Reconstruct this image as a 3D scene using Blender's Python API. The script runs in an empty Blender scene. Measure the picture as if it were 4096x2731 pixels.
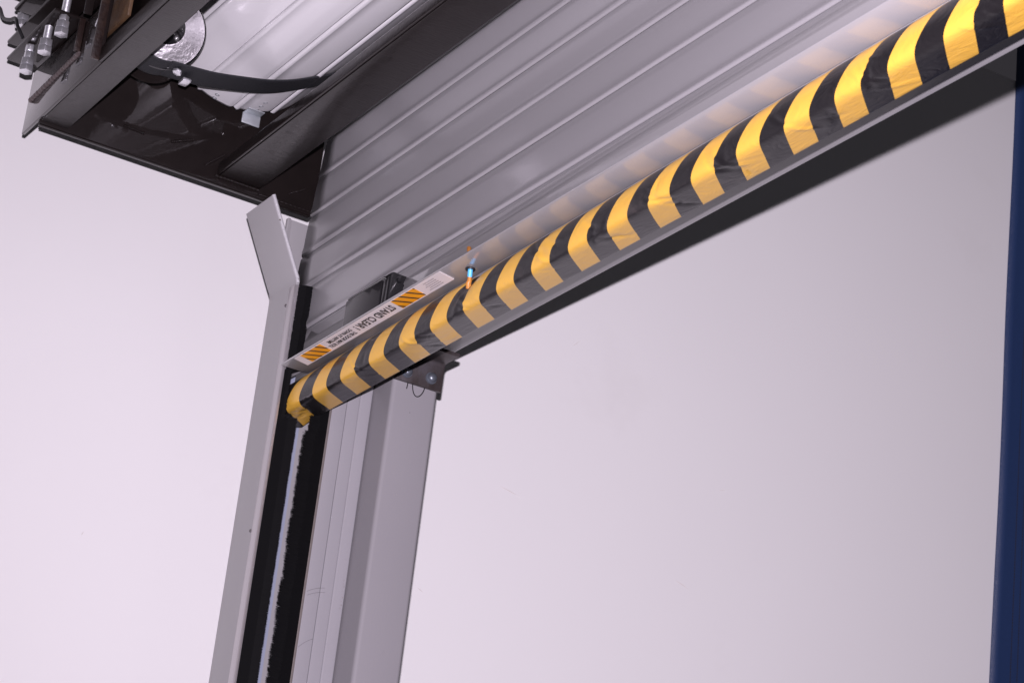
import bpy, bmesh, math, random
from mathutils import Vector, Matrix, noise
random.seed(4)
S = bpy.context.scene
C = S.collection
PI = math.pi

# ------------------------------------------------------------------ camera, world, flash, exposure
CAM = Vector((3.690128, -1.53287, -1.639793))
RIGHT = Vector((0.51142, 0.852141, 0.110931))
DOWN = Vector((-0.270255, 0.282033, -0.920554))
FWD = Vector((-0.815728, 0.44081, 0.374532))
cam = bpy.data.cameras.new("camera")
camo = bpy.data.objects.new("camera", cam)
C.objects.link(camo)
m = Matrix.Identity(4)
for i in range(3):
    m[i][0] = RIGHT[i]; m[i][1] = -DOWN[i]; m[i][2] = -FWD[i]; m[i][3] = CAM[i]
camo.matrix_world = m
cam.sensor_width = 36; cam.lens = 91.5; cam.clip_end = 100; cam.clip_start = 0.05
cam.dof.use_dof = True; cam.dof.focus_distance = 4.1; cam.dof.aperture_fstop = 20
S.camera = camo

w = bpy.data.worlds.new("World"); S.world = w; w.use_nodes = True
bg = w.node_tree.nodes["Background"]
bg.inputs[0].default_value = (0.93, 0.86, 1.0, 1); bg.inputs[1].default_value = 0.033

fl = bpy.data.lights.new("camera_flash", 'AREA')
fl.shape = 'RECTANGLE'; fl.size = 0.028; fl.size_y = 0.018
fl.energy = 92; fl.color = (1.0, 0.885, 1.03); fl.spread = math.radians(100)
flo = bpy.data.objects.new("camera_flash", fl); C.objects.link(flo)
FL = CAM - DOWN * 0.115
fm = m.copy()
fm = fm @ Matrix.Rotation(math.radians(-13), 4, 'Y') @ Matrix.Rotation(math.radians(1), 4, 'X')
for i in range(3): fm[i][3] = FL[i]
flo.matrix_world = fm
S.view_settings.view_transform = 'Standard'; S.view_settings.look = 'None'
S.view_settings.exposure = 0.0; S.view_settings.gamma = 1.0

# ------------------------------------------------------------------ materials
def mat(name, base, rough=0.5, metal=0.0, coat=0.0, coat_rough=0.1, spec=0.5, noise_amt=0.0, noise_scale=20,
        bump=0.0, bump_scale=200, stretch=(1, 1, 1), second=None, patch_scale=6, patch=(0.55, 0.75), rough_var=0.0):
    mt = bpy.data.materials.new(name); mt.use_nodes = True
    nt = mt.node_tree; N = nt.nodes; L = nt.links
    b = N["Principled BSDF"]
    b.inputs["Base Color"].default_value = (*base, 1)
    b.inputs["Roughness"].default_value = rough; b.inputs["Metallic"].default_value = metal
    b.inputs["Coat Weight"].default_value = coat; b.inputs["Coat Roughness"].default_value = coat_rough
    b.inputs["Specular IOR Level"].default_value = spec
    tc = N.new("ShaderNodeTexCoord"); mp = N.new("ShaderNodeMapping")
    mp.inputs["Scale"].default_value = stretch
    L.new(tc.outputs["Object"], mp.inputs[0])
    col = None
    if noise_amt or second:
        nz = N.new("ShaderNodeTexNoise"); nz.inputs["Scale"].default_value = noise_scale; nz.inputs["Detail"].default_value = 6
        L.new(mp.outputs[0], nz.inputs[0])
        mx = N.new("ShaderNodeMix"); mx.data_type = 'RGBA'
        mx.inputs[6].default_value = (*[c * (1 - noise_amt) for c in base], 1)
        mx.inputs[7].default_value = (*[min(1, c * (1 + noise_amt)) for c in base], 1)
        L.new(nz.outputs[0], mx.inputs[0]); col = mx.outputs[2]
        if second:
            n2 = N.new("ShaderNodeTexNoise"); n2.inputs["Scale"].default_value = patch_scale; n2.inputs["Detail"].default_value = 8
            n2.inputs["Roughness"].default_value = 0.65
            L.new(mp.outputs[0], n2.inputs[0])
            r2 = N.new("ShaderNodeMapRange"); r2.inputs[1].default_value = patch[0]; r2.inputs[2].default_value = patch[1]
            L.new(n2.outputs[0], r2.inputs[0])
            m2 = N.new("ShaderNodeMix"); m2.data_type = 'RGBA'
            L.new(r2.outputs[0], m2.inputs[0]); L.new(col, m2.inputs[6]); m2.inputs[7].default_value = (*second, 1)
            col = m2.outputs[2]
        L.new(col, b.inputs["Base Color"])
    if rough_var:
        n3 = N.new("ShaderNodeTexNoise"); n3.inputs["Scale"].default_value = noise_scale * .5; n3.inputs["Detail"].default_value = 5
        L.new(mp.outputs[0], n3.inputs[0])
        r3 = N.new("ShaderNodeMapRange"); r3.inputs[3].default_value = max(0, rough - rough_var); r3.inputs[4].default_value = rough + rough_var
        L.new(n3.outputs[0], r3.inputs[0]); L.new(r3.outputs[0], b.inputs["Roughness"])
    if bump:
        nb = N.new("ShaderNodeTexNoise"); nb.inputs["Scale"].default_value = bump_scale; nb.inputs["Detail"].default_value = 4
        L.new(mp.outputs[0], nb.inputs[0])
        bp = N.new("ShaderNodeBump"); bp.inputs["Strength"].default_value = bump; bp.inputs["Distance"].default_value = 0.002
        L.new(nb.outputs[0], bp.inputs["Height"]); L.new(bp.outputs[0], b.inputs["Normal"])
        L.new(bp.outputs[0], b.inputs["Coat Normal"])
    return mt

M = {}
M['wall'] = mat("white_panel", (0.80, 0.80, 0.79), 0.42, spec=0.35, noise_amt=0.012, noise_scale=3, second=(0.755, 0.75, 0.735), patch_scale=3.2, patch=(0.62, 0.9), rough_var=0.05)
M['greycol'] = mat("grey_column_paint", (0.262, 0.256, 0.268), 0.50, spec=.2, coat=0.10, coat_rough=.15, noise_amt=0.03, noise_scale=9, bump=0.05, bump_scale=260)
M['grey2'] = mat("grey_paint_clean", (0.30, 0.296, 0.312), 0.34, coat=0.4, coat_rough=0.08, noise_amt=0.03, noise_scale=9, bump=0.04, bump_scale=40)
M['grey'] = mat("grey_paint", (0.30, 0.295, 0.30), 0.38, coat=0.25, coat_rough=0.12, noise_amt=0.03, noise_scale=9, bump=0.05, bump_scale=260, second=(0.25, 0.24, 0.235), patch_scale=30, patch=(0.68, 0.80))
M['slat'] = mat("slat_grey_paint", (0.272, 0.268, 0.276), 0.34, coat=0.42, coat_rough=0.13, noise_amt=0.02, noise_scale=4, bump=0.016, bump_scale=5, stretch=(0.6, 1, 3))
M['bar'] = mat("bar_grey_paint", (0.33, 0.325, 0.33), 0.30, coat=0.8, coat_rough=0.05, noise_amt=0.02, noise_scale=8, bump=0.03, bump_scale=60)
M['edge'] = mat("worn_edge_paint", (0.40, 0.40, 0.41), 0.45, noise_amt=0.15, noise_scale=120, second=(0.10, 0.085, 0.07), patch_scale=140, patch=(0.62, 0.66), bump=0.5, bump_scale=300)
M['white'] = mat("white_slat_paint", (0.74, 0.74, 0.75), 0.32, coat=0.5, coat_rough=0.08, noise_amt=0.01, noise_scale=8)
M['brown'] = mat("dark_brown_paint", (0.010, 0.0075, 0.007), 0.5, spec=0.08, coat=0.5, coat_rough=0.035, noise_amt=0.3, noise_scale=30, bump=0.06, bump_scale=45)
M['brownlit'] = mat("dark_brown_rolled_paint", (0.011, 0.008, 0.0075), 0.5, spec=0.08, coat=0.48, coat_rough=0.06, noise_amt=0.3, noise_scale=30, bump=0.22, bump_scale=60, stretch=(9, 1, 1))
M['tan'] = mat("tan_gusset", (0.075, 0.042, 0.022), 0.55, noise_amt=0.4, noise_scale=60, second=(0.13, 0.075, 0.035), patch_scale=45, patch=(0.45, 0.7), bump=0.5, bump_scale=200)
M['rust'] = mat("rusty_brown_plate", (0.014, 0.008, 0.007), 0.4, coat=0.3, noise_amt=0.5, noise_scale=60, second=(0.035, 0.02, 0.014), patch_scale=45, patch=(0.45, 0.7), bump=0.5, bump_scale=200)
M['weld'] = mat("weld_metal", (0.10, 0.08, 0.078), 0.35, metal=0.3, noise_amt=0.4, noise_scale=200, bump=0.4, bump_scale=300)
M['hotsteel'] = mat("mill_scale_steel", (0.050, 0.040, 0.038), 0.42, metal=0.3, spec=0.5, noise_amt=0.4, noise_scale=60, second=(0.10, 0.095, 0.105), patch_scale=22, patch=(0.45, 0.75), bump=0.25, bump_scale=150, stretch=(1, 1, .5))
M['zinc'] = mat("zinc_plate", (0.80, 0.81, 0.84), 0.32, metal=0.85, noise_amt=0.15, noise_scale=120, bump=0.2, bump_scale=220)
M['zincdull'] = mat("dull_zinc", (0.42, 0.45, 0.47), 0.45, metal=0.6, noise_amt=0.2, noise_scale=90)
M['dullsteel'] = mat("dull_bolt_steel", (0.16, 0.18, 0.21), 0.38, metal=0.6, noise_amt=0.2, noise_scale=90)
M['alu'] = mat("aluminium", (0.50, 0.48, 0.49), 0.30, metal=0.75, noise_amt=0.06, noise_scale=10, stretch=(1, 1, .1))
M['edgesteel'] = mat("bare_steel_edge", (0.36, 0.32, 0.30), 0.30, metal=0.6, noise_amt=0.2, noise_scale=80)
M['brush'] = mat("black_bristle", (0.0045, 0.0045, 0.005), 0.6, spec=0.08)
M['mutedblue'] = mat("muted_blue", (0.26, 0.29, 0.37), 0.4, noise_amt=0.05)
M['rubber'] = mat("black_rubber", (0.012, 0.012, 0.013), 0.5, noise_amt=0.2, noise_scale=60)
M['web'] = mat("black_webbing", (0.012, 0.013, 0.016), 0.6, noise_amt=0.3, noise_scale=300, stretch=(6, 1, 1), bump=0.4, bump_scale=300)
M['plastic'] = mat("glossy_black_plastic", (0.010, 0.010, 0.011), 0.12, coat=0.6, coat_rough=0.04, bump=0.05, bump_scale=25)
M['smoke'] = mat("smoked_cover", (0.010, 0.0095, 0.011), 0.4, spec=.15, coat=.35, coat_rough=0.03, bump=0.04, bump_scale=12)
M['paper'] = mat("label_paper", (0.70, 0.66, 0.66), 0.40, coat=0.3)
M['ink'] = mat("black_ink", (0.03, 0.028, 0.028), 0.5)
M['orange'] = mat("orange_cable", (0.50, 0.20, 0.035), 0.45, noise_amt=0.15, noise_scale=90)
M['blue'] = mat("blue_sleeve", (0.10, 0.45, 0.80), 0.4)
M['disc'] = mat("bumpy_gloss_casting", (0.97, 0.95, 0.98), 0.42, metal=1.0, bump=.8, bump_scale=110)
M['thread'] = mat("navy_thread", (0.012, 0.012, 0.025), 0.8)

def navy_mat():
    mt = mat("navy_tarpaulin", (0.013, 0.030, 0.088), 0.42, coat=0.15, coat_rough=0.3, noise_amt=0.2, noise_scale=90, stretch=(1, 1, 14), bump=0.35, bump_scale=90)
    return mt
M['navy'] = navy_mat()

def stripe_mat(name, colA, colB, period, duty, k=None, uv=True, dirt=True, off=0.0):
    mt = bpy.data.materials.new(name); mt.use_nodes = True
    nt = mt.node_tree; N = nt.nodes; L = nt.links; b = N["Principled BSDF"]
    if uv:
        src = N.new("ShaderNodeUVMap"); so = src.outputs[0]
    else:
        src = N.new("ShaderNodeTexCoord"); so = src.outputs["Object"]
    sp = N.new("ShaderNodeSeparateXYZ"); L.new(so, sp.inputs[0])
    a = sp.outputs[0]
    if k is not None:
        mm = N.new("ShaderNodeMath"); mm.operation = 'MULTIPLY_ADD'
        L.new(sp.outputs[1], mm.inputs[0]); mm.inputs[1].default_value = k; L.new(sp.outputs[0], mm.inputs[2]); a = mm.outputs[0]
    if off:
        oo = N.new("ShaderNodeMath"); oo.operation = 'ADD'; L.new(a, oo.inputs[0]); oo.inputs[1].default_value = off + period * 40; a = oo.outputs[0]
    d = N.new("ShaderNodeMath"); d.operation = 'DIVIDE'; L.new(a, d.inputs[0]); d.inputs[1].default_value = period
    f = N.new("ShaderNodeMath"); f.operation = 'FRACT'; L.new(d.outputs[0], f.inputs[0])
    g = N.new("ShaderNodeMath"); g.operation = 'LESS_THAN'; L.new(f.outputs[0], g.inputs[0]); g.inputs[1].default_value = duty
    mx = N.new("ShaderNodeMix"); mx.data_type = 'RGBA'
    mx.inputs[6].default_value = (*colB, 1); mx.inputs[7].default_value = (*colA, 1)
    L.new(g.outputs[0], mx.inputs[0]); col = mx.outputs[2]
    tc = N.new("ShaderNodeTexCoord")
    if dirt:
        n = N.new("ShaderNodeTexNoise"); n.inputs["Scale"].default_value = 14; n.inputs["Detail"].default_value = 8; n.inputs["Roughness"].default_value = .7
        L.new(tc.outputs["Object"], n.inputs[0])
        r = N.new("ShaderNodeMapRange"); r.inputs[1].default_value = .58; r.inputs[2].default_value = .80; r.inputs[4].default_value = .35
        L.new(n.outputs[0], r.inputs[0])
        m2 = N.new("ShaderNodeMix"); m2.data_type = 'RGBA'; m2.inputs[7].default_value = (0.16, 0.13, 0.12, 1)
        L.new(col, m2.inputs[6]); L.new(r.outputs[0], m2.inputs[0]); col = m2.outputs[2]
        # vinyl creases
        nb = N.new("ShaderNodeTexNoise"); nb.inputs["Scale"].default_value = 11; nb.inputs["Detail"].default_value = 3; nb.inputs["Distortion"].default_value = 1.2
        mp = N.new("ShaderNodeMapping"); mp.inputs["Scale"].default_value = (1.6, 3.5, 3.5); mp.inputs["Rotation"].default_value = (0, .6, .5)
        L.new(tc.outputs["Object"], mp.inputs[0]); L.new(mp.outputs[0], nb.inputs[0])
        ab = N.new("ShaderNodeMath"); ab.operation = 'SUBTRACT'; L.new(nb.outputs[0], ab.inputs[0]); ab.inputs[1].default_value = .5
        ac = N.new("ShaderNodeMath"); ac.operation = 'ABSOLUTE'; L.new(ab.outputs[0], ac.inputs[0])
        bp = N.new("ShaderNodeBump"); bp.inputs["Strength"].default_value = .16; bp.inputs["Distance"].default_value = .012
        L.new(ac.outputs[0], bp.inputs["Height"]); L.new(bp.outputs[0], b.inputs["Normal"])
    L.new(col, b.inputs["Base Color"])
    b.inputs["Roughness"].default_value = .36
    b.inputs["Coat Weight"].default_value = .12; b.inputs["Coat Roughness"].default_value = .22
    return mt
M['hazard'] = stripe_mat("striped_vinyl_wrap", (0.74, 0.425, 0.058), (0.009, 0.008, 0.009), 1.0, .5)
M['hazlabel'] = stripe_mat("striped_print", (0.80, 0.33, 0.006), (0.03, 0.022, 0.02), 0.021, .73, k=-0.626, off=-(.5534 + .00283 - .021), uv=False, dirt=False)

# ------------------------------------------------------------------ helpers
def obj(name, me, material, parent=None, kind=None, label=None):
    o = bpy.data.objects.new(name, me); C.objects.link(o)
    if material is not None and not me.materials: me.materials.append(M[material] if isinstance(material, str) else material)
    if parent is not None: o.parent = parent
    if kind: o['kind'] = kind
    if label: o['label'] = label
    return o
def thing(name, label, cat, group=None):
    o = bpy.data.objects.new(name, None); C.objects.link(o); o.empty_display_size = .05
    o['label'] = label; o['category'] = cat
    if group: o['group'] = group
    return o
def tag(o, label, cat, group=None):
    o['label'] = label; o['category'] = cat
    if group: o['group'] = group
    return o
def pyd(name, v, f, smooth=False):
    me = bpy.data.meshes.new(name); me.from_pydata([tuple(p) for p in v], [], f); me.update()
    if smooth:
        for p in me.polygons: p.use_smooth = True
    return me
def fix(me):
    b = bmesh.new(); b.from_mesh(me); bmesh.ops.recalc_face_normals(b, faces=b.faces); b.to_mesh(me); b.free(); return me
def bevelled(me, width, seg=2, angle=35):
    b = bmesh.new(); b.from_mesh(me)
    bmesh.ops.recalc_face_normals(b, faces=b.faces)
    es = [e for e in b.edges if len(e.link_faces) == 2 and e.calc_face_angle(0) > math.radians(angle)]
    bmesh.ops.bevel(b, geom=es, offset=width, segments=seg, affect='EDGES', profile=.5, clamp_overlap=True)
    b.to_mesh(me); b.free()
    for p in me.polygons: p.use_smooth = True
    try: me.set_sharp_from_angle(angle=math.radians(40))
    except Exception: pass
    return me
def box(x0, x1, y0, y1, z0, z1, bev=0.0, seg=2, name="mesh"):
    v = [(x, y, z) for x in (x0, x1) for y in (y0, y1) for z in (z0, z1)]
    f = [(0, 1, 3, 2), (4, 6, 7, 5), (0, 4, 5, 1), (2, 3, 7, 6), (0, 2, 6, 4), (1, 5, 7, 3)]
    me = fix(pyd(name, v, f))
    if bev: bevelled(me, bev, seg)
    return me
def prism(poly, axis, a0, a1, bev=0, seg=2, name="mesh"):
    """poly of 2-D points swept along axis: 0 -> pts are (y,z), 1 -> (x,z), 2 -> (x,y)"""
    n = len(poly)
    def P(p, a):
        return (a, p[0], p[1]) if axis == 0 else (p[0], a, p[1]) if axis == 1 else (p[0], p[1], a)
    v = [P(p, a0) for p in poly] + [P(p, a1) for p in poly]
    f = [tuple(range(n)), tuple(range(2 * n - 1, n - 1, -1))] + [(i, (i + 1) % n, n + (i + 1) % n, n + i) for i in range(n)]
    me = fix(pyd(name, v, f))
    if bev: bevelled(me, bev, seg)
    return me
def join(name, *mes):
    b = bmesh.new()
    for me in mes: b.from_mesh(me)
    out = bpy.data.meshes.new(name); b.to_mesh(out); b.free()
    for p in out.polygons: p.use_smooth = True
    try: out.set_sharp_from_angle(angle=math.radians(40))
    except Exception: pass
    return out
def tube(pts, r, n=10, name="mesh", cap=True, rad=None):
    pts = [Vector(p) for p in pts]
    v = []; f = []
    t0 = (pts[1] - pts[0]).normalized()
    up = Vector((0, 0, 1)) if abs(t0.z) < .9 else Vector((1, 0, 0))
    u = t0.cross(up).normalized()
    for i, p in enumerate(pts):
        t = ((pts[min(i + 1, len(pts) - 1)] - pts[max(i - 1, 0)])).normalized()
        u = (u - t * u.dot(t)).normalized(); w_ = t.cross(u)
        rr = r if rad is None else rad[i]
        for k in range(n):
            a = 2 * PI * k / n; v.append(p + (u * math.cos(a) + w_ * math.sin(a)) * rr)
    for i in range(len(pts) - 1):
        for k in range(n):
            f.append((i * n + k, i * n + (k + 1) % n, (i + 1) * n + (k + 1) % n, (i + 1) * n + k))
    if cap: f.append(tuple(range(n))); f.append(tuple(range((len(pts) - 1) * n, len(pts) * n)))
    me = fix(pyd(name, v, f, True))
    try: me.set_sharp_from_angle(angle=math.radians(50))
    except Exception: pass
    return me
def smooth(P, m_=8):
    P = [Vector(p) for p in P]; out = []
    for i in range(len(P) - 1):
        p0 = P[max(i - 1, 0)]; p1 = P[i]; p2 = P[i + 1]; p3 = P[min(i + 2, len(P) - 1)]
        for k in range(m_):
            t = k / m_; out.append(.5 * ((2 * p1) + (-p0 + p2) * t + (2 * p0 - 5 * p1 + 4 * p2 - p3) * t * t + (-p0 + 3 * p1 - 3 * p2 + p3) * t ** 3))
    out.append(P[-1]); return out
def lathe(profile, origin, axis, n=24, name="mesh"):
    """profile (r, h) revolved round axis through origin"""
    ax = Vector(axis).normalized(); up = Vector((0, 0, 1)) if abs(ax.z) < .9 else Vector((1, 0, 0))
    u = ax.cross(up).normalized(); w_ = ax.cross(u); o = Vector(origin)
    v = []; f = []
    for r, h in profile:
        for k in range(n):
            a = 2 * PI * k / n; v.append(o + ax * h + (u * math.cos(a) + w_ * math.sin(a)) * max(r, 1e-5))
    for i in range(len(profile) - 1):
        for k in range(n): f.append((i * n + k, i * n + (k + 1) % n, (i + 1) * n + (k + 1) % n, (i + 1) * n + k))
    me = fix(pyd(name, v, f, True))
    try: me.set_sharp_from_angle(angle=math.radians(35))
    except Exception: pass
    return me
def hexprism(r, h0, h1, origin, axis, cham=.0012, rot=0, name="mesh"):
    ax = Vector(axis).normalized(); up = Vector((0, 0, 1)) if abs(ax.z) < .9 else Vector((1, 0, 0))
    u = ax.cross(up).normalized(); w_ = ax.cross(u); o = Vector(origin)
    v = []
    for h in (h0, h1):
        for k in range(6):
            a = rot + PI * k / 3; v.append(o + ax * h + (u * math.cos(a) + w_ * math.sin(a)) * r)
    f = [tuple(range(6)), tuple(range(11, 5, -1))] + [(k, (k + 1) % 6, 6 + (k + 1) % 6, 6 + k) for k in range(6)]
    me = fix(pyd(name, v, f)); bevelled(me, cham, 2); return me

# ------------------------------------------------------------------ booth: white wall and navy curtain
XW = -0.28
wl = thing("booth_wall", "large plain white booth wall panel standing behind the roller door and its steel frame", "wall")
obj("panel", box(XW - .03, XW, -2.2, 1.80, -2.6, 1.17, .002), 'wall', wl)
nc = thing("navy_curtain", "dark navy tarpaulin curtain hanging at the far right edge of the white wall", "curtain")
v = []; f = []
ny, nz = 60, 120
for i in range(ny + 1):
    for j in range(nz + 1):
        y = 1.789 + 1.4 * i / ny; z = -2.6 + 5.2 * j / nz
        x = -.2755 + .004 * (1 - math.cos((y - 1.789) * 24)) * .5 + .002 * noise.noise(Vector((y * 6, z * 2.5, 0)))
        v.append((x, y + .003 * noise.noise(Vector((0, z * 1.5, 3))), z))
for i in range(ny):
    for j in range(nz):
        a = i * (nz + 1) + j; f.append((a, a + nz + 1, a + nz + 2, a + 1))
n0 = len(v)
cloth = obj("cloth", pyd("cloth", v, f, True), 'navy', nc)
so = cloth.modifiers.new("thick", 'SOLIDIFY'); so.thickness = .0015
def seam(y):
    mes = []
    v = []; f = []
    z = -2.2
    while z < 1.6:
        i = len(v)
        x = -.2755 + .004 * (1 - math.cos((y - 1.789) * 24)) * .5 + .0026
        for dx, dz in ((-.0008, 0), (.0008, 0), (.0008, .0042), (-.0008, .0042)):
            v.append((x, y + dx, z + dz))
        for dx, dz in ((-.0008, 0), (.0008, 0), (.0008, .0042), (-.0008, .0042)):
            v.append((x - .0014, y + dx, z + dz))
        f += [(i, i + 1, i + 2, i + 3), (i, i + 4, i + 5, i + 1), (i + 2, i + 6, i + 7, i + 3), (i + 1, i + 5, i + 6, i + 2), (i, i + 3, i + 7, i + 4)]
        z += .0065
    o = obj("stitching", fix(pyd("stitching", v, f)), 'thread', nc, kind="stuff")
seam(1.838); seam(1.855)

def scratches(name, items, material, parent):
    """thin chips and scratches lying on a face of constant x: (x, y, z, length, angle, width)"""
    v = []; f = []
    for (x, y, z, l, a_, wd) in items:
        c_, s_ = math.cos(a_), math.sin(a_); i = len(v)
        v += [(x, y, z), (x, y + l * .5 * c_ - wd * s_, z + l * .5 * s_ + wd * c_), (x, y + l * c_, z + l * s_), (x, y + l * .5 * c_ + wd * s_, z + l * .5 * s_ - wd * c_)]
        f.append((i, i + 1, i + 2, i + 3))
    return obj(name, pyd(name, v, f), material, parent, kind="stuff")
M['smudge'] = mat("faint_grey_smudge", (0.66, 0.64, 0.61), 0.6)
rs = random.Random(21)
scratches("scuff_marks", [(XW + .0004, .62, -.10, .05, -.2, .0012), (XW + .0004, 1.02, -.18, .035, -.3, .0014), (XW + .0004, .48, -.33, .018, -.4, .001), (XW + .0004, 1.10, .02, .02, .3, .0009), (XW + .0004, .74, .21, .03, .8, .0008),
    (XW + .0004, -.35, -.62, .012, .9, .0012), (XW + .0004, -.15, -.40, .010, 1.2, .0010), (XW + .0004, -.60, -.30, .016, .5, .0010), (XW + .0004, -.42, -.18, .008, .1, .0012)], 'smudge', wl)

# ------------------------------------------------------------------ left door guide
ZB = -1.5
gd = thing("door_guide", "grey steel side guide of the roller door with flared top and black brush seals", "door guide")
# front angle: one leg facing the camera, one leg flat along the side; top of the front leg flares outwards
def bend(t):     # centre line of the plate: (y, z)
    return t
prof = [(0, ZB), (0, -.012), (-.002, -.004), (-.0075, .006), (-.031, .053), (-.0655, .1225)]
th = .0062
back = []
for i, p in enumerate(prof):
    a = Vector(prof[max(i - 1, 0)]); b_ = Vector(prof[min(i + 1, len(prof) - 1)]); d = (b_ - a).normalized()
    nrm = Vector((d.y, -d.x)); back.append((p[0] + nrm.x * th, p[1] + nrm.y * th))
obj("front_leg", prism(prof + back[::-1], 0, 0.0, .0992, .0008), 'grey', gd)
# worn lip edge of the flare, a thin bead along the sheared edge
ep = [((p[0] + q[0]) / 2, (p[1] + q[1]) / 2) for p, q in zip(prof, back)]
pts = []
for i in range(1, len(ep) - 1):
    for k in range(10):
        t = k / 10; pts.append((.0994 , ep[i][0] * (1 - t) + ep[i + 1][0] * t, ep[i][1] * (1 - t) + ep[i + 1][1] * t))
pts.append((.0994, *ep[-1]))
obj("worn_edge", tube(pts, .0036, 8, rad=[.0034 + .0003 * noise.noise(Vector((0, 0, p[2] * 120))) for p in pts]), 'edge', gd, label="worn light edge of the flared lip with paint chips")
side = [(.0065, ZB), (.0, ZB), (.0, .1365), (.0105, .139)]
obj("side_leg", join("side_leg",
    prism([(.0066, ZB), (.0150, ZB), (.0150, .134), (.0135, .1375), (.010, .139), (.0066, .137)], 0, 0.0, .0075, .0015),
    prism([(.0152, ZB), (.170, ZB), (.170, .113), (.15, .1345), (.0152, .1375)], 0, 0.0, .0045, .0006)), 'grey', gd)
obj("blue_strip", box(.0047, .0062, .045, .0848, ZB, .05), 'mutedblue', gd)  # thin strip of muted blue along the groove floor
# aluminium carrier of the front brush
obj("brush_holder", join("brush_holder", box(.0795, .1018, -.0016, -.0002, ZB, -.0165, .0004), box(.1003, .1026, -.0016, .008, ZB, -.0165, .0005)), 'alu', gd)
scr = None
for z in (-.045, -.43, -.86):
    me = lathe([(0, .0022), (.0022, .0016), (.0028, 0)], (.0725, 0, z), (0, -1, 0), 12) if scr is None else scr
    o = obj("screw", me, 'hotsteel', gd)
# bristles
def brush(name, root_fn, tip_fn, z0, z1, n, wdt, seed):
    rnd = random.Random(seed); v = []; f = []
    for i in range(n):
        z = z0 + (z1 - z0) * (i + rnd.random()) / n
        for layer in range(2):
            r = Vector(root_fn(z, layer)); t = Vector(tip_fn(z + rnd.uniform(-.002, .002), layer, rnd))
            mid = r.lerp(t, .55) + Vector((rnd.uniform(0, .0022), 0, rnd.uniform(-.0006, .0006)))
            k = len(v); hw = wdt * rnd.uniform(.7, 1.2)
            for p, q in ((r, hw), (mid, hw * .9), (t, hw * .25)):
                v.append(p + Vector((0, 0, -q))); v.append(p + Vector((0, 0, q)))
            f += [(k, k + 1, k + 3, k + 2), (k + 2, k + 3, k + 5, k + 4)]
    return obj(name, pyd(name, v, f), 'brush', gd, kind="stuff")
def nz1(z, s, o=0.): return noise.noise(Vector((z * s, o, 0)))
def front_tip(z, layer, rnd):
    t = .0274 + .0005 * nz1(z, 40) + .0007 * nz1(z, 200) + rnd.uniform(-.0012, .0009)
    if z > -.165: t = .0262 + .0008 * nz1(z, 90) + rnd.uniform(-.0006, .0006) - .0030 * math.exp(-((min(abs(z + .0024), abs(z + .0802))) / .006) ** 2); x = .1035; t += .003
    else: x = .1017 + .787 * t
    if -.25 < z < -.165: t = .010 + .004 * rnd.random(); x = .108
    if z < -.25: t *= 1
    return (x - .002 * layer, t, z + .15 * t)
brush("brush", lambda z, l: (.1022 - .001 * l, .0020 + .002 * l, z), front_tip, ZB + .2, -.0175, 5200, .0008, 1)
def back_tip(z, layer, rnd):
    t = .0400 + .0020 * nz1(z, 18, 5) + .0018 * nz1(z, 90, 7) + .0010 * nz1(z, 260, 9) + rnd.uniform(-.0070, .0022)
    if z > -.250: t *= .80
    return (.0845 + .004 * rnd.random() - .002 * layer, .0985 - t, z + rnd.uniform(-.004, .006))
brush("brush", lambda z, l: (.0835 - .001 * l, .1000, z), back_tip, ZB + .2, -.03, 5200, .0009, 2)
obj("brush_strip", prism([(.0015, ZB), (.0225, ZB), (.0225, -.25), (.010, -.240), (.010, -.17), (.0280, -.160), (.0280, -.0178), (.0015, -.0178)], 0, .0985, .1005), 'brush', gd)
obj("brush_strip", box(.0790, .0830, .0690, .0985, ZB, -.03), 'brush', gd)
# back section of the guide
obj("brush_edge", join("brush_edge", box(.0800, .0838, .0985, .1036, ZB, .04, .0012)), 'edgesteel', gd)
def facebar(y0, y1, x1, bev): obj("guide_plate", box(.0046, x1, y0, y1, ZB, .05, bev, 3), 'grey2', gd)
facebar(.1042, .1287, .0820, .0012)
facebar(.1293, .1506, .0826, .0012)
facebar(.1512, .1732, .0820, .0030)
# scuff marks on the guide face
v = []; f = []
for k in range(9):
    z = -.470 - .006 * k + random.uniform(-.001, .001); y = .1680 + random.uniform(-.0012, .0012); s = random.uniform(.0004, .0011)
    i = len(v); v += [(.0824, y - s, z - s), (.0824, y + s, z - s * .6), (.0824, y + s * .7, z + s), (.0824, y - s, z + s * .5)]; f.append((i, i + 1, i + 2, i + 3))
obj("scuff_marks", pyd("scuff_marks", v, f), 'edgesteel', gd, kind="stuff")
# loose bristles curling over the face
for (y, z, a) in ((.105, -.505, .5), (.106, -.511, .45), (.104, -.596, .8)):
    pts = [(.0846, y + .034 * t * math.cos(a), z + .026 * t * math.sin(a) + .002 * math.sin(3 * t)) for t in [k / 10 for k in range(11)]]
    obj("loose_bristle", tube(pts, .00014, 4), 'rust', gd)

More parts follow.
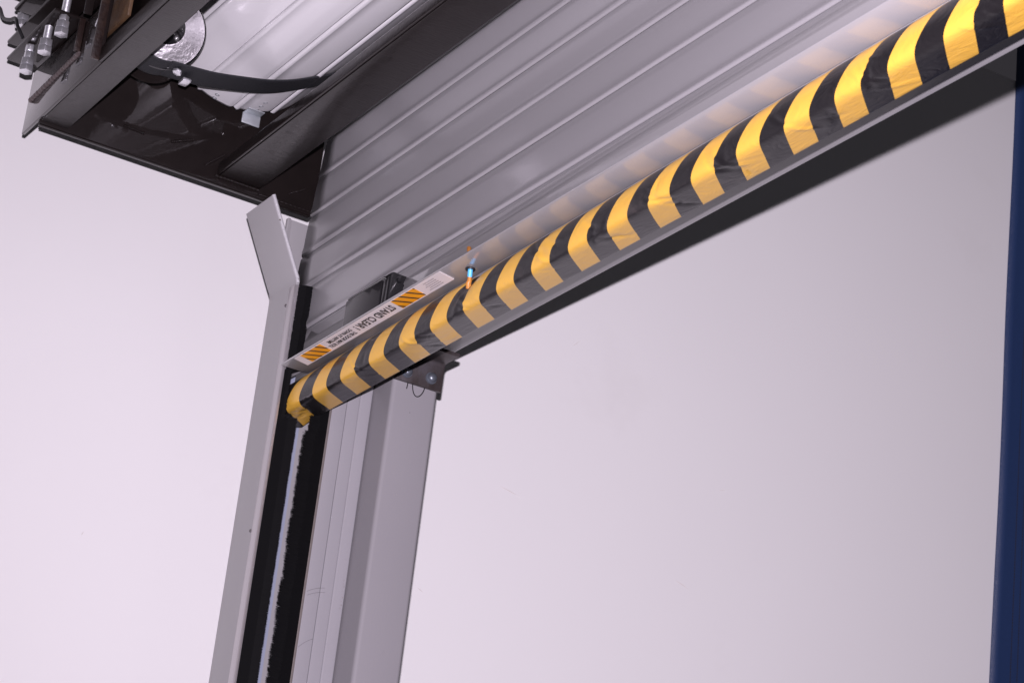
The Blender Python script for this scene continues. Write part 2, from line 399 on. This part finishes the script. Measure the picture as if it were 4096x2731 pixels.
# ------------------------------------------------------------------ column, header, clip angle
col = thing("steel_column", "grey square steel column with rounded corners standing behind the door guide", "column")
obj("tube_wall", box(.002, .147, .1745, .2572, ZB, -.086, .007, 4), 'greycol', col)
scratches("paint_scratches", [(.1474, .2200, -.585, .006, -1.2, .0003), (.1474, .2185, -.592, .004, -1.3, .0002), (.1474, .206, -.33, .004, -.8, .0002)], 'alu', col)
scratches("paint_chips", [(.1474, .2550, -.640, .007, 1.5, .0010), (.1474, .2100, -.19, .002, 0, .0006)], 'ink', col)
hd = thing("header_beam", "grey steel header beam running above the opening behind the striped bottom bar", "beam")
obj("beam_body", box(-.02, 2.6, .170, .2552, -.086, -.006, .004, 2), 'grey', hd)
ca = thing("clip_angle", "dark mill scale steel clip angle bolted between the grey column and the header", "bracket")
R0 = .012
arc = [(.1480 + R0 - R0 * math.cos(a), -.0885 - R0 + R0 * math.sin(a)) for a in [PI / 2 * k / 6 for k in range(7)]]
arc2 = [(.1545 + (R0 - .006) - (R0 - .006) * math.cos(a), -.0945 - (R0 - .006) + (R0 - .006) * math.sin(a)) for a in [PI / 2 * k / 6 for k in range(7)]]
poly = [(.1480, -.1425)] + arc + [(.203, -.0885), (.203, -.0945)] + arc2[::-1] + [(.1540, -.1425)]
obj("angle_body", prism(poly, 1, .1735, .2595, .0006), 'hotsteel', ca)
def carriage(y, z):
    w_ = obj("washer", lathe([(.004, .0018), (.0098, .0018), (.0102, 0)], (.1540, y, z), (1, 0, 0), 24), 'dullsteel', ca)
    n_ = obj("bolt_head", lathe([(0, .0085), (.003, .0083), (.0058, .0070), (.0078, .0045), (.0083, .0018)], (.1540, y + .001, z + .001), (1, 0, 0), 28), 'dullsteel', ca)
carriage(.2375, -.1245); carriage(.1925, -.1265)
obj("bolt_head", hexprism(.0085, 0, .006, (.183, .196, -.0945), (0, 0, -1)), 'zinc', ca)
ct = thing("cable_tie", "thin black cable tie looped below the dark clip angle on the grey column", "cable tie")
lp = []
for k in range(25):
    a = PI * (k / 24)
    lp.append((.1495, .2195 - .0115 * math.cos(a), -.137 - .0235 * math.sin(a) * (1 + .12 * math.cos(a))))
obj("loop", tube(lp, .0009, 6), 'rubber', ct)
obj("tail", tube([(.1495, .1995, -.138), (.1495, .1992, -.146), (.1495, .1985, -.1525)], .0009, 6), 'rubber', ct)

# ------------------------------------------------------------------ the roller door
dr = thing("roller_door", "grey slatted roller door curtain ending in a yellow and black striped safety edge", "roller door")
XR = 2.55
YC = .030
def slat_end(z): return .031 + max(0, z - .04) * .16
def slat_mesh(z0, z1, first=False):
    """one slat between joints z0 (lower) and z1 (upper); bead at the lower joint"""
    sec = [(.0009, -.0047), (.0, -.0038), (-.0015, -.0029), (-.0024, -.0006), (-.0025, .0010), (-.0022, .0028), (-.0013, .0055), (-.0005, .0090), (-.0001, .0130), (0, .018)]
    pts = [(YC + a, z0 + b_) for a, b_ in sec]
    pts += [(YC - .0005 * math.sin(PI * t) , z0 + .018 + (z1 - .0062 - z0 - .018) * t) for t in (.25, .5, .75, 1.0)]
    pts += [(YC + .0010, z1 - .0050)]
    n = len(pts); xs = [slat_end((z0 + z1) / 2)] + [slat_end(z0) + (XR - .1) * k / 24 + .05 for k in range(24)] + [XR]
    v = []; f = []
    rnd = random.Random(int(z0 * 1000) + 77)
    for xi, x in enumerate(xs):
        for (y, z) in pts:
            yy = y + .0004 * noise.noise(Vector((x * 2.2, z0 * 30, 0))) + (0.0004 * noise.noise(Vector((x * 5, z * 12, 4))))
            xx = x + (slat_end(z) - slat_end((z0 + z1) / 2) if xi == 0 else 0)
            if xi == 0 and z < z0 + .004: xx += .0045
            v.append((xx, yy, z))
    for i in range(len(xs) - 1):
        for k in range(n - 1): f.append((i * n + k, i * n + k + 1, (i + 1) * n + k + 1, (i + 1) * n + k))
    return pyd("slat", v, f, True)
joints = [-.1560, -.0802, -.0024, .0656, .1352, .2030, .271, .34, .408]
for a, b_ in zip(joints[:-1], joints[1:]):
    o = obj("slat", slat_mesh(a, b_), 'slat', dr)
    s_ = o.modifiers.new("gauge", 'SOLIDIFY'); s_.thickness = .0012; s_.offset = 1
# bottom angles (front and back) with the upright leg against the curtain
ZL = -.1730
A0 = .1350
fa = obj("front_angle", prism([(-.0195, ZL), (.0290, ZL), (.0295, -.0935), (.0285, -.0925), (.0270, -.0930), (.0250, -.0960), (.0150, -.1230), (.0145, -.1260), (.0150, ZL + .008), (.0135, ZL + .0055), (-.0170, ZL + .0040), (-.0192, ZL + .0030)], 0, A0, XR, .0009, 2), 'bar', dr)
obj("back_angle", prism([(.0345, ZL), (.082, ZL), (.082, ZL + .004), (.0395, ZL + .004), (.0395, -.09), (.0345, -.09)], 0, A0 - .06, XR, .0008), 'bar', dr)
# striped safety edge
sec = [(.0400, -.1737), (.0300, -.1745), (.0235, -.1795), (.0165, -.1880), (.0128, -.1985), (.0125, -.2110), (.0150, -.2210), (.0205, -.2262), (.0300, -.2272), (.0500, -.2238), (.0700, -.2198), (.0790, -.2175), (.0812, -.2155), (.0815, -.2080), (.0810, -.1900), (.0740, -.1760), (.0600, -.1737)]
def catmull(P, m_):
    out = []
    n = len(P)
    for i in range(n):
        p0, p1, p2, p3 = (Vector(P[(i + k - 1) % n]) for k in range(4))
        for k in range(m_):
            t = k / m_
            out.append(.5 * ((2 * p1) + (-p0 + p2) * t + (2 * p0 - 5 * p1 + 4 * p2 - p3) * t * t + (-p0 + 3 * p1 - 3 * p2 + p3) * t ** 3))
    return out
sc = catmull(sec, 4)
arcl = [0]
for i in range(len(sc)): arcl.append(arcl[-1] + (sc[(i + 1) % len(sc)] - sc[i]).length)
def crease(x, s):
    d = 0
    for (cx_, cs, ang, ln, dp, wd) in CREASES:
        u = (x - cx_) * math.cos(ang) + (s - cs) * math.sin(ang); v_ = -(x - cx_) * math.sin(ang) + (s - cs) * math.cos(ang)
        if abs(u) < ln * 1.8 and abs(v_) < wd * 4:
            v_ += 0.12 * u * u / ln
            d += dp * math.exp(-(u / ln) ** 2) * math.exp(-(v_ / wd) ** 2)
    return d
EDG = [.0801, .1743, .2685, .3627, .4578, .553, .6475, .7402, .8342, .9282, 1.0247, 1.1209, 1.2171, 1.3129, 1.4107, 1.507, 1.6033, 1.7013, 1.799]
S_B = arcl[11 * 4]
def stripe_u(x):
    """stripe phase along the bar: whole numbers + .5 where a yellow band ends at the lower edge"""
    if x <= EDG[0]: return (x - EDG[0]) / .0932 + .5
    for k in range(len(EDG) - 1):
        if x <= EDG[k + 1]: return k + (x - EDG[k]) / (EDG[k + 1] - EDG[k]) + .5
    return len(EDG) - 1 + (x - EDG[-1]) / .097 + .5
rc = random.Random(12)
CREASES = []
def cr(x, s, a, l, d, w_=.0035): CREASES.append((x, s, math.radians(a), l, d, w_))
# creases seen in the vinyl: near the two pulled-in places and at random along the bar
for x0 in (.10, .35, .52, .67, .90, 1.02, 1.14, 1.27, 1.45, 1.60, 1.78, 1.95):
    for k in range(5):
        cr(x0 + rc.uniform(-.035, .035), rc.uniform(.04, .118), rc.choice((-1, 1)) * rc.uniform(20, 65), rc.uniform(.012, .030), rc.choice((-1, -1, 1)) * rc.uniform(.0009, .0021), rc.uniform(.0018, .0038))
cr(.090, .105, -12, .030, -.0035, .003); cr(.070, .085, 10, .02, -.002, .003)
nx = 620; x0w, x1w = .026, XR
v = []; f = []; uvs = []
ns = len(sc)
for i in range(nx + 1):
    x = x0w + (x1w - x0w) * (i / nx) ** 1.25
    for k in range(ns):
        p = sc[k]; s = arcl[k]
        a = sc[(k + 1) % ns] - sc[k - 1]; nrm = Vector((-a.y, a.x)); nrm = nrm.normalized() if nrm.length > 1e-9 else Vector((0, 0))
        if nrm.dot(Vector((.045, -.200)) - p) > 0: nrm = -nrm
        amp = max(0, min(1, (s - .012) / .02)) * max(0, min(1, (S_B - .001 - s) / .010))
        d = crease(x, s) * amp + .0006 * noise.noise(Vector((x * 9, s * 20, 1))) * amp
        # pulled-in waist where the cable enters
        d -= .0055 * math.exp(-((x - .668 - (.05 - s) * .6) / .018) ** 2) * math.exp(-((s - .028) / .022) ** 2)
        yy = p.x + nrm.x * d; zz = p.y + nrm.y * d
        if x < .08:   # the open left end droops and flattens
            t = (.08 - x) / .052
            cy_ = .045
            yy = yy + (cy_ - yy) * .15 * t * t if yy < cy_ else yy
            zz = zz - .004 * t * t * (1 if zz < -.2 else .3)
        xe = x + ((.02 * (s / .12)) * 0 if i else .018 * max(0, 1 - s / .08))
        v.append((xe, yy, zz)); uvs.append((x, s))
for i in range(nx):
    for k in range(ns): f.append((i * ns + k, i * ns + (k + 1) % ns, (i + 1) * ns + (k + 1) % ns, (i + 1) * ns + k))
f.append(tuple(range(ns)))
wm = pyd("safety_edge", v, f, True)
uvl = wm.uv_layers.new(name="UVMap")
for poly_ in wm.polygons:
    ks = [wm.loops[li].vertex_index for li in poly_.loop_indices]
    wrapk = any(q % ns == ns - 1 for q in ks) and len(ks) == 4
    for li in poly_.loop_indices:
        q = wm.loops[li].vertex_index; x, s = uvs[q]
        if wrapk and q % ns == 0: s = arcl[-1]
        wob = .0012 * noise.noise(Vector((x * 14, s * 9, 8))) + .7 * crease(x, s)
        pull = -.010 * math.exp(-((x - .672) / .028) ** 2) * (1 if x < .672 else -1) * math.exp(-((s - .02) / .03) ** 2) * min(1, abs(x - .672) / .01)
        uvl.data[li].uv = (stripe_u(x + 1.0 * (s - S_B) + wob + pull) + 20, s)
fix(wm)
for p in wm.polygons: p.use_smooth = True
se = obj("safety_edge", wm, 'hazard', dr)
# warning label, printed on the underside of the front angle
lb = obj("warning_label", box(.178, .647, -.0172, .0118, ZL - .0006, ZL - .0001, .0), 'paper', dr)
def skewed(x0, x1, y0, y1, z0, z1, sk=-.3):
    vv = [(x0, y0, z0), (x1, y0, z0), (x1 + sk * (y1 - y0), y1, z0), (x0 + sk * (y1 - y0), y1, z0)]
    vv += [(a, b_, z1) for a, b_, c_ in vv]
    return fix(pyd("m", vv, [(0, 1, 2, 3), (7, 6, 5, 4), (0, 4, 5, 1), (1, 5, 6, 2), (2, 6, 7, 3), (3, 7, 4, 0)]))
lb.data = skewed(.178, .645, -.0172, .0118, ZL - .0007, ZL - .0001); lb.data.materials.append(M['paper'])
for (a, b_) in ((.4955, .5650), (.1975, .2640)):
    obj("hazard_patch", skewed(a, b_, -.0158, .0096, ZL - .0011, ZL - .0007), 'hazlabel', dr)
def text(body, x, y, size, width, parent=dr, off=.0):
    cu = bpy.data.curves.new("txt", 'FONT'); cu.body = body; cu.size = size; cu.extrude = .0001; cu.offset = off
    t = bpy.data.objects.new("txt", cu); C.objects.link(t)
    bpy.context.view_layer.update()
    me = bpy.data.meshes.new_from_object(t.evaluated_get(bpy.context.evaluated_depsgraph_get()))
    bpy.data.objects.remove(t)
    # reading direction -X, letter tops +Y, facing down
    sx = width / max(q.co.x for q in me.vertices)
    for q in me.vertices:
        a, b2, c_ = q.co
        q.co = (x - a * sx - .25 * (b2), y + b2, ZL - .00125 + c_)
    me.materials.clear()
    me.update()
    return obj("lettering", me, 'ink', parent)
text("STAND CLEAR !", .4845, -.0112, .0205, .1180, off=.00045)
text("THIS DOOR MAY ROLL", .3530, -.0018, .0105, .0860, off=.00022)
text("DOWN AT ANYTIME", .3560, -.0122, .0105, .0760, off=.00022)
v = []; f = []
rt = random.Random(3)
for r in range(5):
    y = -.0130 + r * .0043; x = .6190 - r * .0004
    xe_ = x - rt.uniform(.026, .038)
    while x > xe_:
        l = rt.uniform(.0018, .0048); i = len(v)
        for (dx, dy) in ((0, 0), (-l, 0), (-l, .0019), (0, .0019)): v.append((x + dx - .25 * dy, y + dy, ZL - .00125))
        f.append((i, i + 1, i + 2, i + 3)); x -= l + .0009
obj("small_print", pyd("small_print", v, f), mat("grey_ink", (.32, .29, .29), .5), dr, kind="stuff")
# black switch housing on the curtain
hb = obj("switch_housing", prism([(-.0100, -.1680), (.0295, -.1680), (.0295, -.1135), (-.0040, -.1118), (-.0100, -.1170)], 0, .3300, .4680, .0030, 3), 'plastic', dr)
obj("cover", join("cover", prism([(-.0125, -.1660), (-.0098, -.1660), (-.0098, -.1225), (-.0125, -.1225)], 0, .3320, .4480, .0010)), 'smoke', hb)
obj("rim", join("rim", tube([(.334, -.0090, -.1185), (.452, -.0090, -.1185), (.460, -.0090, -.1240), (.457, -.0100, -.165)], .0022, 8)), 'plastic', hb)
for (x, y, z) in ((.4690, .006, -.1240), (.4690, .018, -.1300), (.4690, .012, -.148)):
    obj("boss", lathe([(0, .0035), (.003, .003), (.0045, 0)], (x - .001, y, z), (1, 0, 0), 14), 'plastic', hb)
# grommet and cable
gr = obj("grommet", lathe([(.0034, .0016), (.0050, .0028), (.0068, .0026), (.0074, .0012), (.0072, 0)], (.6855, .0104, ZL), (0, 0, -1), 24), 'rubber', dr)
cb = obj("cable", tube([(.704, -.004, ZL + .012), (.697, -.002, ZL + .024), (.690, .002, ZL + .028), (.686, .008, ZL + .016), (.6855, .0104, ZL), (.6820, .0128, ZL - .008), (.6755, .0165, ZL - .018), (.672, .021, ZL - .026)], .0031, 10), 'orange', dr)
obj("sleeve", tube([(.6855, .0104, ZL + .002), (.6838, .0116, ZL - .0042), (.6812, .0133, ZL - .0105)], .0036, 12), 'blue', cb)
obj("cable_jacket", tube([(.6770, .0162, ZL - .0135), (.6757, .0150, ZL - .018), (.6722, .0178, ZL - .024)], .0036, 10), 'orange', cb)
# rolled-up part of the curtain: white slats round the barrel, each slat its own piece
CY, CZ, CR = -.130, .440, .1505
XE = .020
def coil_slat(a0, a1, r, x0, mt):
    segs = [(0, .0), (.04, -.0026), (.08, -.0034), (.12, -.0026), (.17, 0), (.35, 0), (.6, 0), (.86, 0), (.94, 0.0), (.985, .0018), (1, .0018)]
    v = []; f = []
    xs = [x0] + [x0 + .006] + [x0 + .01 + (XR - x0) * k / 8 for k in range(1, 9)]
    p0 = Vector((CY + r * math.sin(a0), CZ - r * math.cos(a0))); p1 = Vector((CY + r * math.sin(a1), CZ - r * math.cos(a1)))
    d = (p1 - p0); nn = Vector((d.y, -d.x)).normalized()      # outward
    if nn.dot(p0 - Vector((CY, CZ))) < 0: nn = -nn
    for xi, x in enumerate(xs):
        for t, h in segs:
            q = p0 + d * t + nn * (-h + .0035 * 4 * t * (1 - t))
            xx = x + (.005 if xi == 0 and (t < .07 or t > .97) else 0)
            v.append((xx, q.x, q.y))
    n = len(segs)
    for i in range(len(xs) - 1):
        for k in range(n - 1): f.append((i * n + k, i * n + k + 1, (i + 1) * n + k + 1, (i + 1) * n + k))
    o = obj("slat", pyd("slat", v, f, True), mt, dr, label="white slat on the rolled-up coil")
    s_ = o.modifiers.new("gauge", 'SOLIDIFY'); s_.thickness = .0012; s_.offset = 0
    return o
DA = .0715 / CR
a = 0.0
for k in range(-4, 5):
    coil_slat(a + k * DA, a + (k + 1) * DA, CR, XE + .004 * (k == 0) - .003 * (k == 1), 'white')
for k in range(-4, 4):
    coil_slat(a + .35 + k * DA * 1.12, a + .35 + (k + 1) * DA * 1.12, CR - .011, XE + .004, 'white')
rv = None
for (x, y, z) in ((.0836-.045, -.165, .295), (.0668-.045+.004, -.164, .295), (.0665, -.0895, .295), (.0500, -.0897, .295), (.0335, -.0898, .295)):
    dirv = Vector((0, y - CY, z - CZ)).normalized(); oo = Vector((0, CY, CZ)) + dirv * (CR - .0012); oo.x = x
    obj("rivet", lathe([(0, .0004), (.0018, .0006), (.0030, .0014), (.0040, .0012), (.0044, -.002)], oo, dirv, 14), 'zincdull', dr)
obj("barrel", lathe([(.0, 0), (.085, 0), (.085, XR - .05)], (.024, CY, CZ), (1, 0, 0), 32), 'brown', dr)
obj("end_tab", join("end_tab", box(.028, .031, -.1125, -.0795, .2660, .2860, .0040), box(.028, .050, -.1110, -.0810, .2850, .2870, .0008)), 'zincdull', dr)

# ------------------------------------------------------------------ dark brown steel bracket with its beams
fr = thing("bracket_frame", "dark brown steel end bracket and long angle beams carrying the rolled door", "bracket")
PB = .1600
obj("end_plate", prism([(-.4383, PB), (.0520, PB), (.0565, .170), (.0565, .62), (-.4383, .62)], 0, -.012, -.004, .0008), 'brown', fr)
obj("plate_flange", prism([(-.4380, PB - .0020), (.0490, PB - .0020), (.0520, PB - .0005), (-.4350, PB - .0005)], 0, -.0125, -.0045, .0004), 'brown', fr)
# front beam
obj("angle_beam", join("angle_beam",
    box(.2562, XR, -.4440, -.4385, .1635, .1900, .0012),
    box(.0030, XR, -.4383, -.3920, .1625, .1680, .0012)), 'brownlit', fr)
M['mirror'] = mat("glossy_brown_enamel", (0.011, 0.008, 0.0075), 0.5, spec=0.1, coat=1.0, coat_rough=0.02, noise_amt=0.3, noise_scale=30)
obj("beam_end_leg", box(-.072, .2560, -.4440, -.4385, .1635, .2760, .0008), 'mirror', fr)
# second beam
obj("angle_beam", join("angle_beam",
    box(.0005, XR, -.1285, -.1235, .1735, .1950, .0022, 3),
    box(.0005, XR, -.1233, -.0490, .1728, .1780, .0010)), 'brownlit', fr)
obj("beam_backing", box(.0005, XR, -.1230, -.0500, .1785, .1940), 'brown', fr)
# welds
def weld(a, b_, r, n, amp):
    a = Vector(a); b_ = Vector(b_); pts = []; rad = []
    for k in range(n * 4 + 1):
        t = k / (n * 4); pts.append(a.lerp(b_, t) + Vector((random.uniform(-1, 1), random.uniform(-1, 1), random.uniform(-1, 1))) * r * .08)
        rad.append(r * (1 + amp * abs(math.sin(PI * k / 4))))
    return tube(pts, r, 8, rad=rad)
obj("weld_bead", weld((-.058, -.4450, .2180), (.1560, -.4450, .2190), .0032, 20, .6), 'weld', fr)
for (p, q, r) in (((-.003, -.300, .205), (-.003, -.262, .203), .002), ((-.003, -.215, .205), (-.003, -.177, .222), .002), ((-.003, -.150, .185), (-.003, -.118, .215), .0018),
                  ((-.003, .006, .185), (-.003, .036, .205), .0013), ((-.003, -.0480, .1665), (-.003, .050, .1665), .0016), ((.0000, -.130, .172), (.0000, -.048, .1715), .0020)):
    obj("weld_bead", weld(p, q, r, 12, .5), 'brown', fr)
# boss rings on the plate
obj("washer_ring", lathe([(.0060, .003), (.0100, .003), (.0130, .0015), (.0135, 0)], (-.004, -.360, .268), (1, 0, 0), 24), 'zincdull', fr)
# upper flat plates with their bolts
def flat(x0, x1, y0, y1, z, t=.006, name="adjuster_plate"): return obj(name, box(x0, x1, y0, y1, z, z + t, .0022, 2), 'brown', fr)
flat(-.0690, .1470, -.4945, -.4420, .2800)
flat(-.0900, .1700, -.4935, -.4350, .3200)
flat(-.0380, .1700, -.5075, -.4450, .3550)
flat(-.0600, .1500, -.5200, -.4650, .3900)
flat(-.0900, .1300, -.5350, -.4750, .4300)
# upright flats and rusty gusset
obj("upright_flat", box(.1480, .1550, -.4540, -.4445, .2220, .2795, .0012), 'rust', fr)
obj("upright_flat", box(.2535, .2590, -.4580, -.4445, .1650, .45, .0012), 'rust', fr)
obj("upright_flat", box(.1750, .1800, -.4580, -.4445, .2765, .45, .0012), 'brown', fr)
obj("gusset_plate", box(.139, .236, -.4070, -.4010, .2680, .42, .0010), 'tan', fr)
obj("backing_channel", box(.0005, XR, -.3915, -.3880, .1690, .62, .001), 'brown', fr)
obj("cross_rod", lathe([(.010, 0), (.010, .16)], (.10, -.425, .335), (1, 0, 0), 16), 'brown', fr)
def bolt(x, y, z, nuts, shaft, headr=.0112):
    b0 = obj("bolt", join("bolt", hexprism(headr * 1.06, 0, .0105, (x, y, z), (0, 0, 1), .0007, .2)), 'zinc', fr)
    zz = z + .0112
    for k in range(nuts):
        obj("nut", hexprism(headr * (.98 if k == 0 else .72), 0, .0118, (x, y, zz), (0, 0, 1), .0007, .2 + .35 * k), 'zinc', b0); zz += .0124
    pts = []; rad = []
    k = 0; q = zz - .004
    while q < z + shaft:
        pts.append((x, y, q)); rad.append(.0058 + .0008 * (k % 2)); k += 1; q += .0011
    if len(pts) > 2: obj("threaded_shank", tube(pts, .006, 14, rad=rad), 'zinc', b0)
bolt(.0116, -.4820, .2299, 3, .048)
bolt(.0920, -.4820, .2314, 1, .048)
bolt(.1385, -.4750, .2470, 2, .115)
bolt(-.0880, -.4760, .3560, 1, .05)
bolt(.218, -.4550, .325, 0, .06, .009)
# wavy cable at the far left
cc = thing("black_cable", "wavy black cable beside the bolted plates in the top left corner", "cable")
obj("cable_run", tube(smooth([(-.30, -.500, .50), (-.22, -.500, .435), (-.170, -.500, .418), (-.1507, -.500, .409), (-.118, -.500, .377), (-.0759, -.500, .3557), (-.045, -.500, .345), (-.0231, -.500, .3214), (-.015, -.49, .30)]), .0030, 10), 'rubber', cc)

# strap drum
sd = thing("strap_drum", "round black strap drum with bumpy glossy face beside the white coil", "drum")
DC = (-.3250, .2920)
dprof = [(.018, .0105), (.024, .0100), (.030, .0075), (.040, .0022), (.050, -.0032), (.059, -.0082), (.0625, -.0095), (.0635, -.0115), (.0620, -.0135)]
obj("drum_face", lathe(dprof, (.196, DC[0], DC[1]), (1, -.17, -.30), 64), 'disc', sd)
obj("hub_cap", lathe([(.0, .013), (.009, .013), (.009, .0185), (.0125, .0185), (.0130, .0135), (.0200, .0125), (.0270, .0092), (.0275, .0070)], (.196, DC[0], DC[1]), (1, -.17, -.30), 48), 'plastic', sd)
obj("drum_rim", lathe([(.0612, -.0092), (.0630, -.0088), (.0645, -.0105), (.0648, -.0130), (.0630, -.0150)], (.196, DC[0], DC[1]), (1, -.17, -.30), 64), 'plastic', sd)
obj("drum_flange", lathe([(.0, 0), (.0625, 0), (.0640, .002), (.0625, .004), (0, .004)], (.118, DC[0], DC[1]), (1, 0, 0), 48), 'brown', sd)
obj("hub", lathe([(.0, 0), (.035, 0), (.035, .062)], (.123, DC[0], DC[1]), (1, 0, 0), 32), 'rubber', sd)
obj("drum_nut", hexprism(.008, 0, .006, (.180, -.290, .236), (0, -.3, -1)), 'zinc', sd)
obj("drum_clip", box(.150, .172, -.276, -.262, .228, .2340, .0015), 'zinc', sd)
st = thing("lifting_strap", "wide black webbing strap sagging from the drum in front of the white coil", "strap")
path = []
for k in range(22):
    a_ = math.radians(-150 + k * 7.4); path.append((DC[0] + .0555 * math.cos(math.radians(200 + k * 4.4)), DC[1] + .0555 * math.sin(math.radians(200 + k * 4.4))))
tail = [(-.2640, .2440), (-.2300, .2480), (-.1770, .2595), (-.1400, .2690), (-.1041, .2825), (-.0700, .3000), (-.0362, .3190), (-.0050, .3400), (.010, .36)]
path = path + tail
cp = []
for i in range(1, len(path) - 2):
    p0, p1, p2, p3 = (Vector(path[q]) for q in (i - 1, i, i + 1, i + 2))
    for k in range(5):
        t = k / 5; cp.append(.5 * ((2 * p1) + (-p0 + p2) * t + (2 * p0 - 5 * p1 + 4 * p2 - p3) * t * t + (-p0 + 3 * p1 - 3 * p2 + p3) * t ** 3))
v = []; f = []
xsr = [.1400, .1403, .145, .155, .170, .185, .1915, .1947, .195]
for p in cp:
    for x in xsr: v.append((x, p.x, p.y + (.0008 if x in (.14, .195) else 0)))
for i in range(len(cp) - 1):
    for k in range(len(xsr) - 1):
        q = i * len(xsr) + k; f.append((q, q + 1, q + len(xsr) + 1, q + len(xsr)))
o = obj("webbing", pyd("webbing", v, f, True), 'web', st)
s_ = o.modifiers.new("thick", 'SOLIDIFY'); s_.thickness = .0025
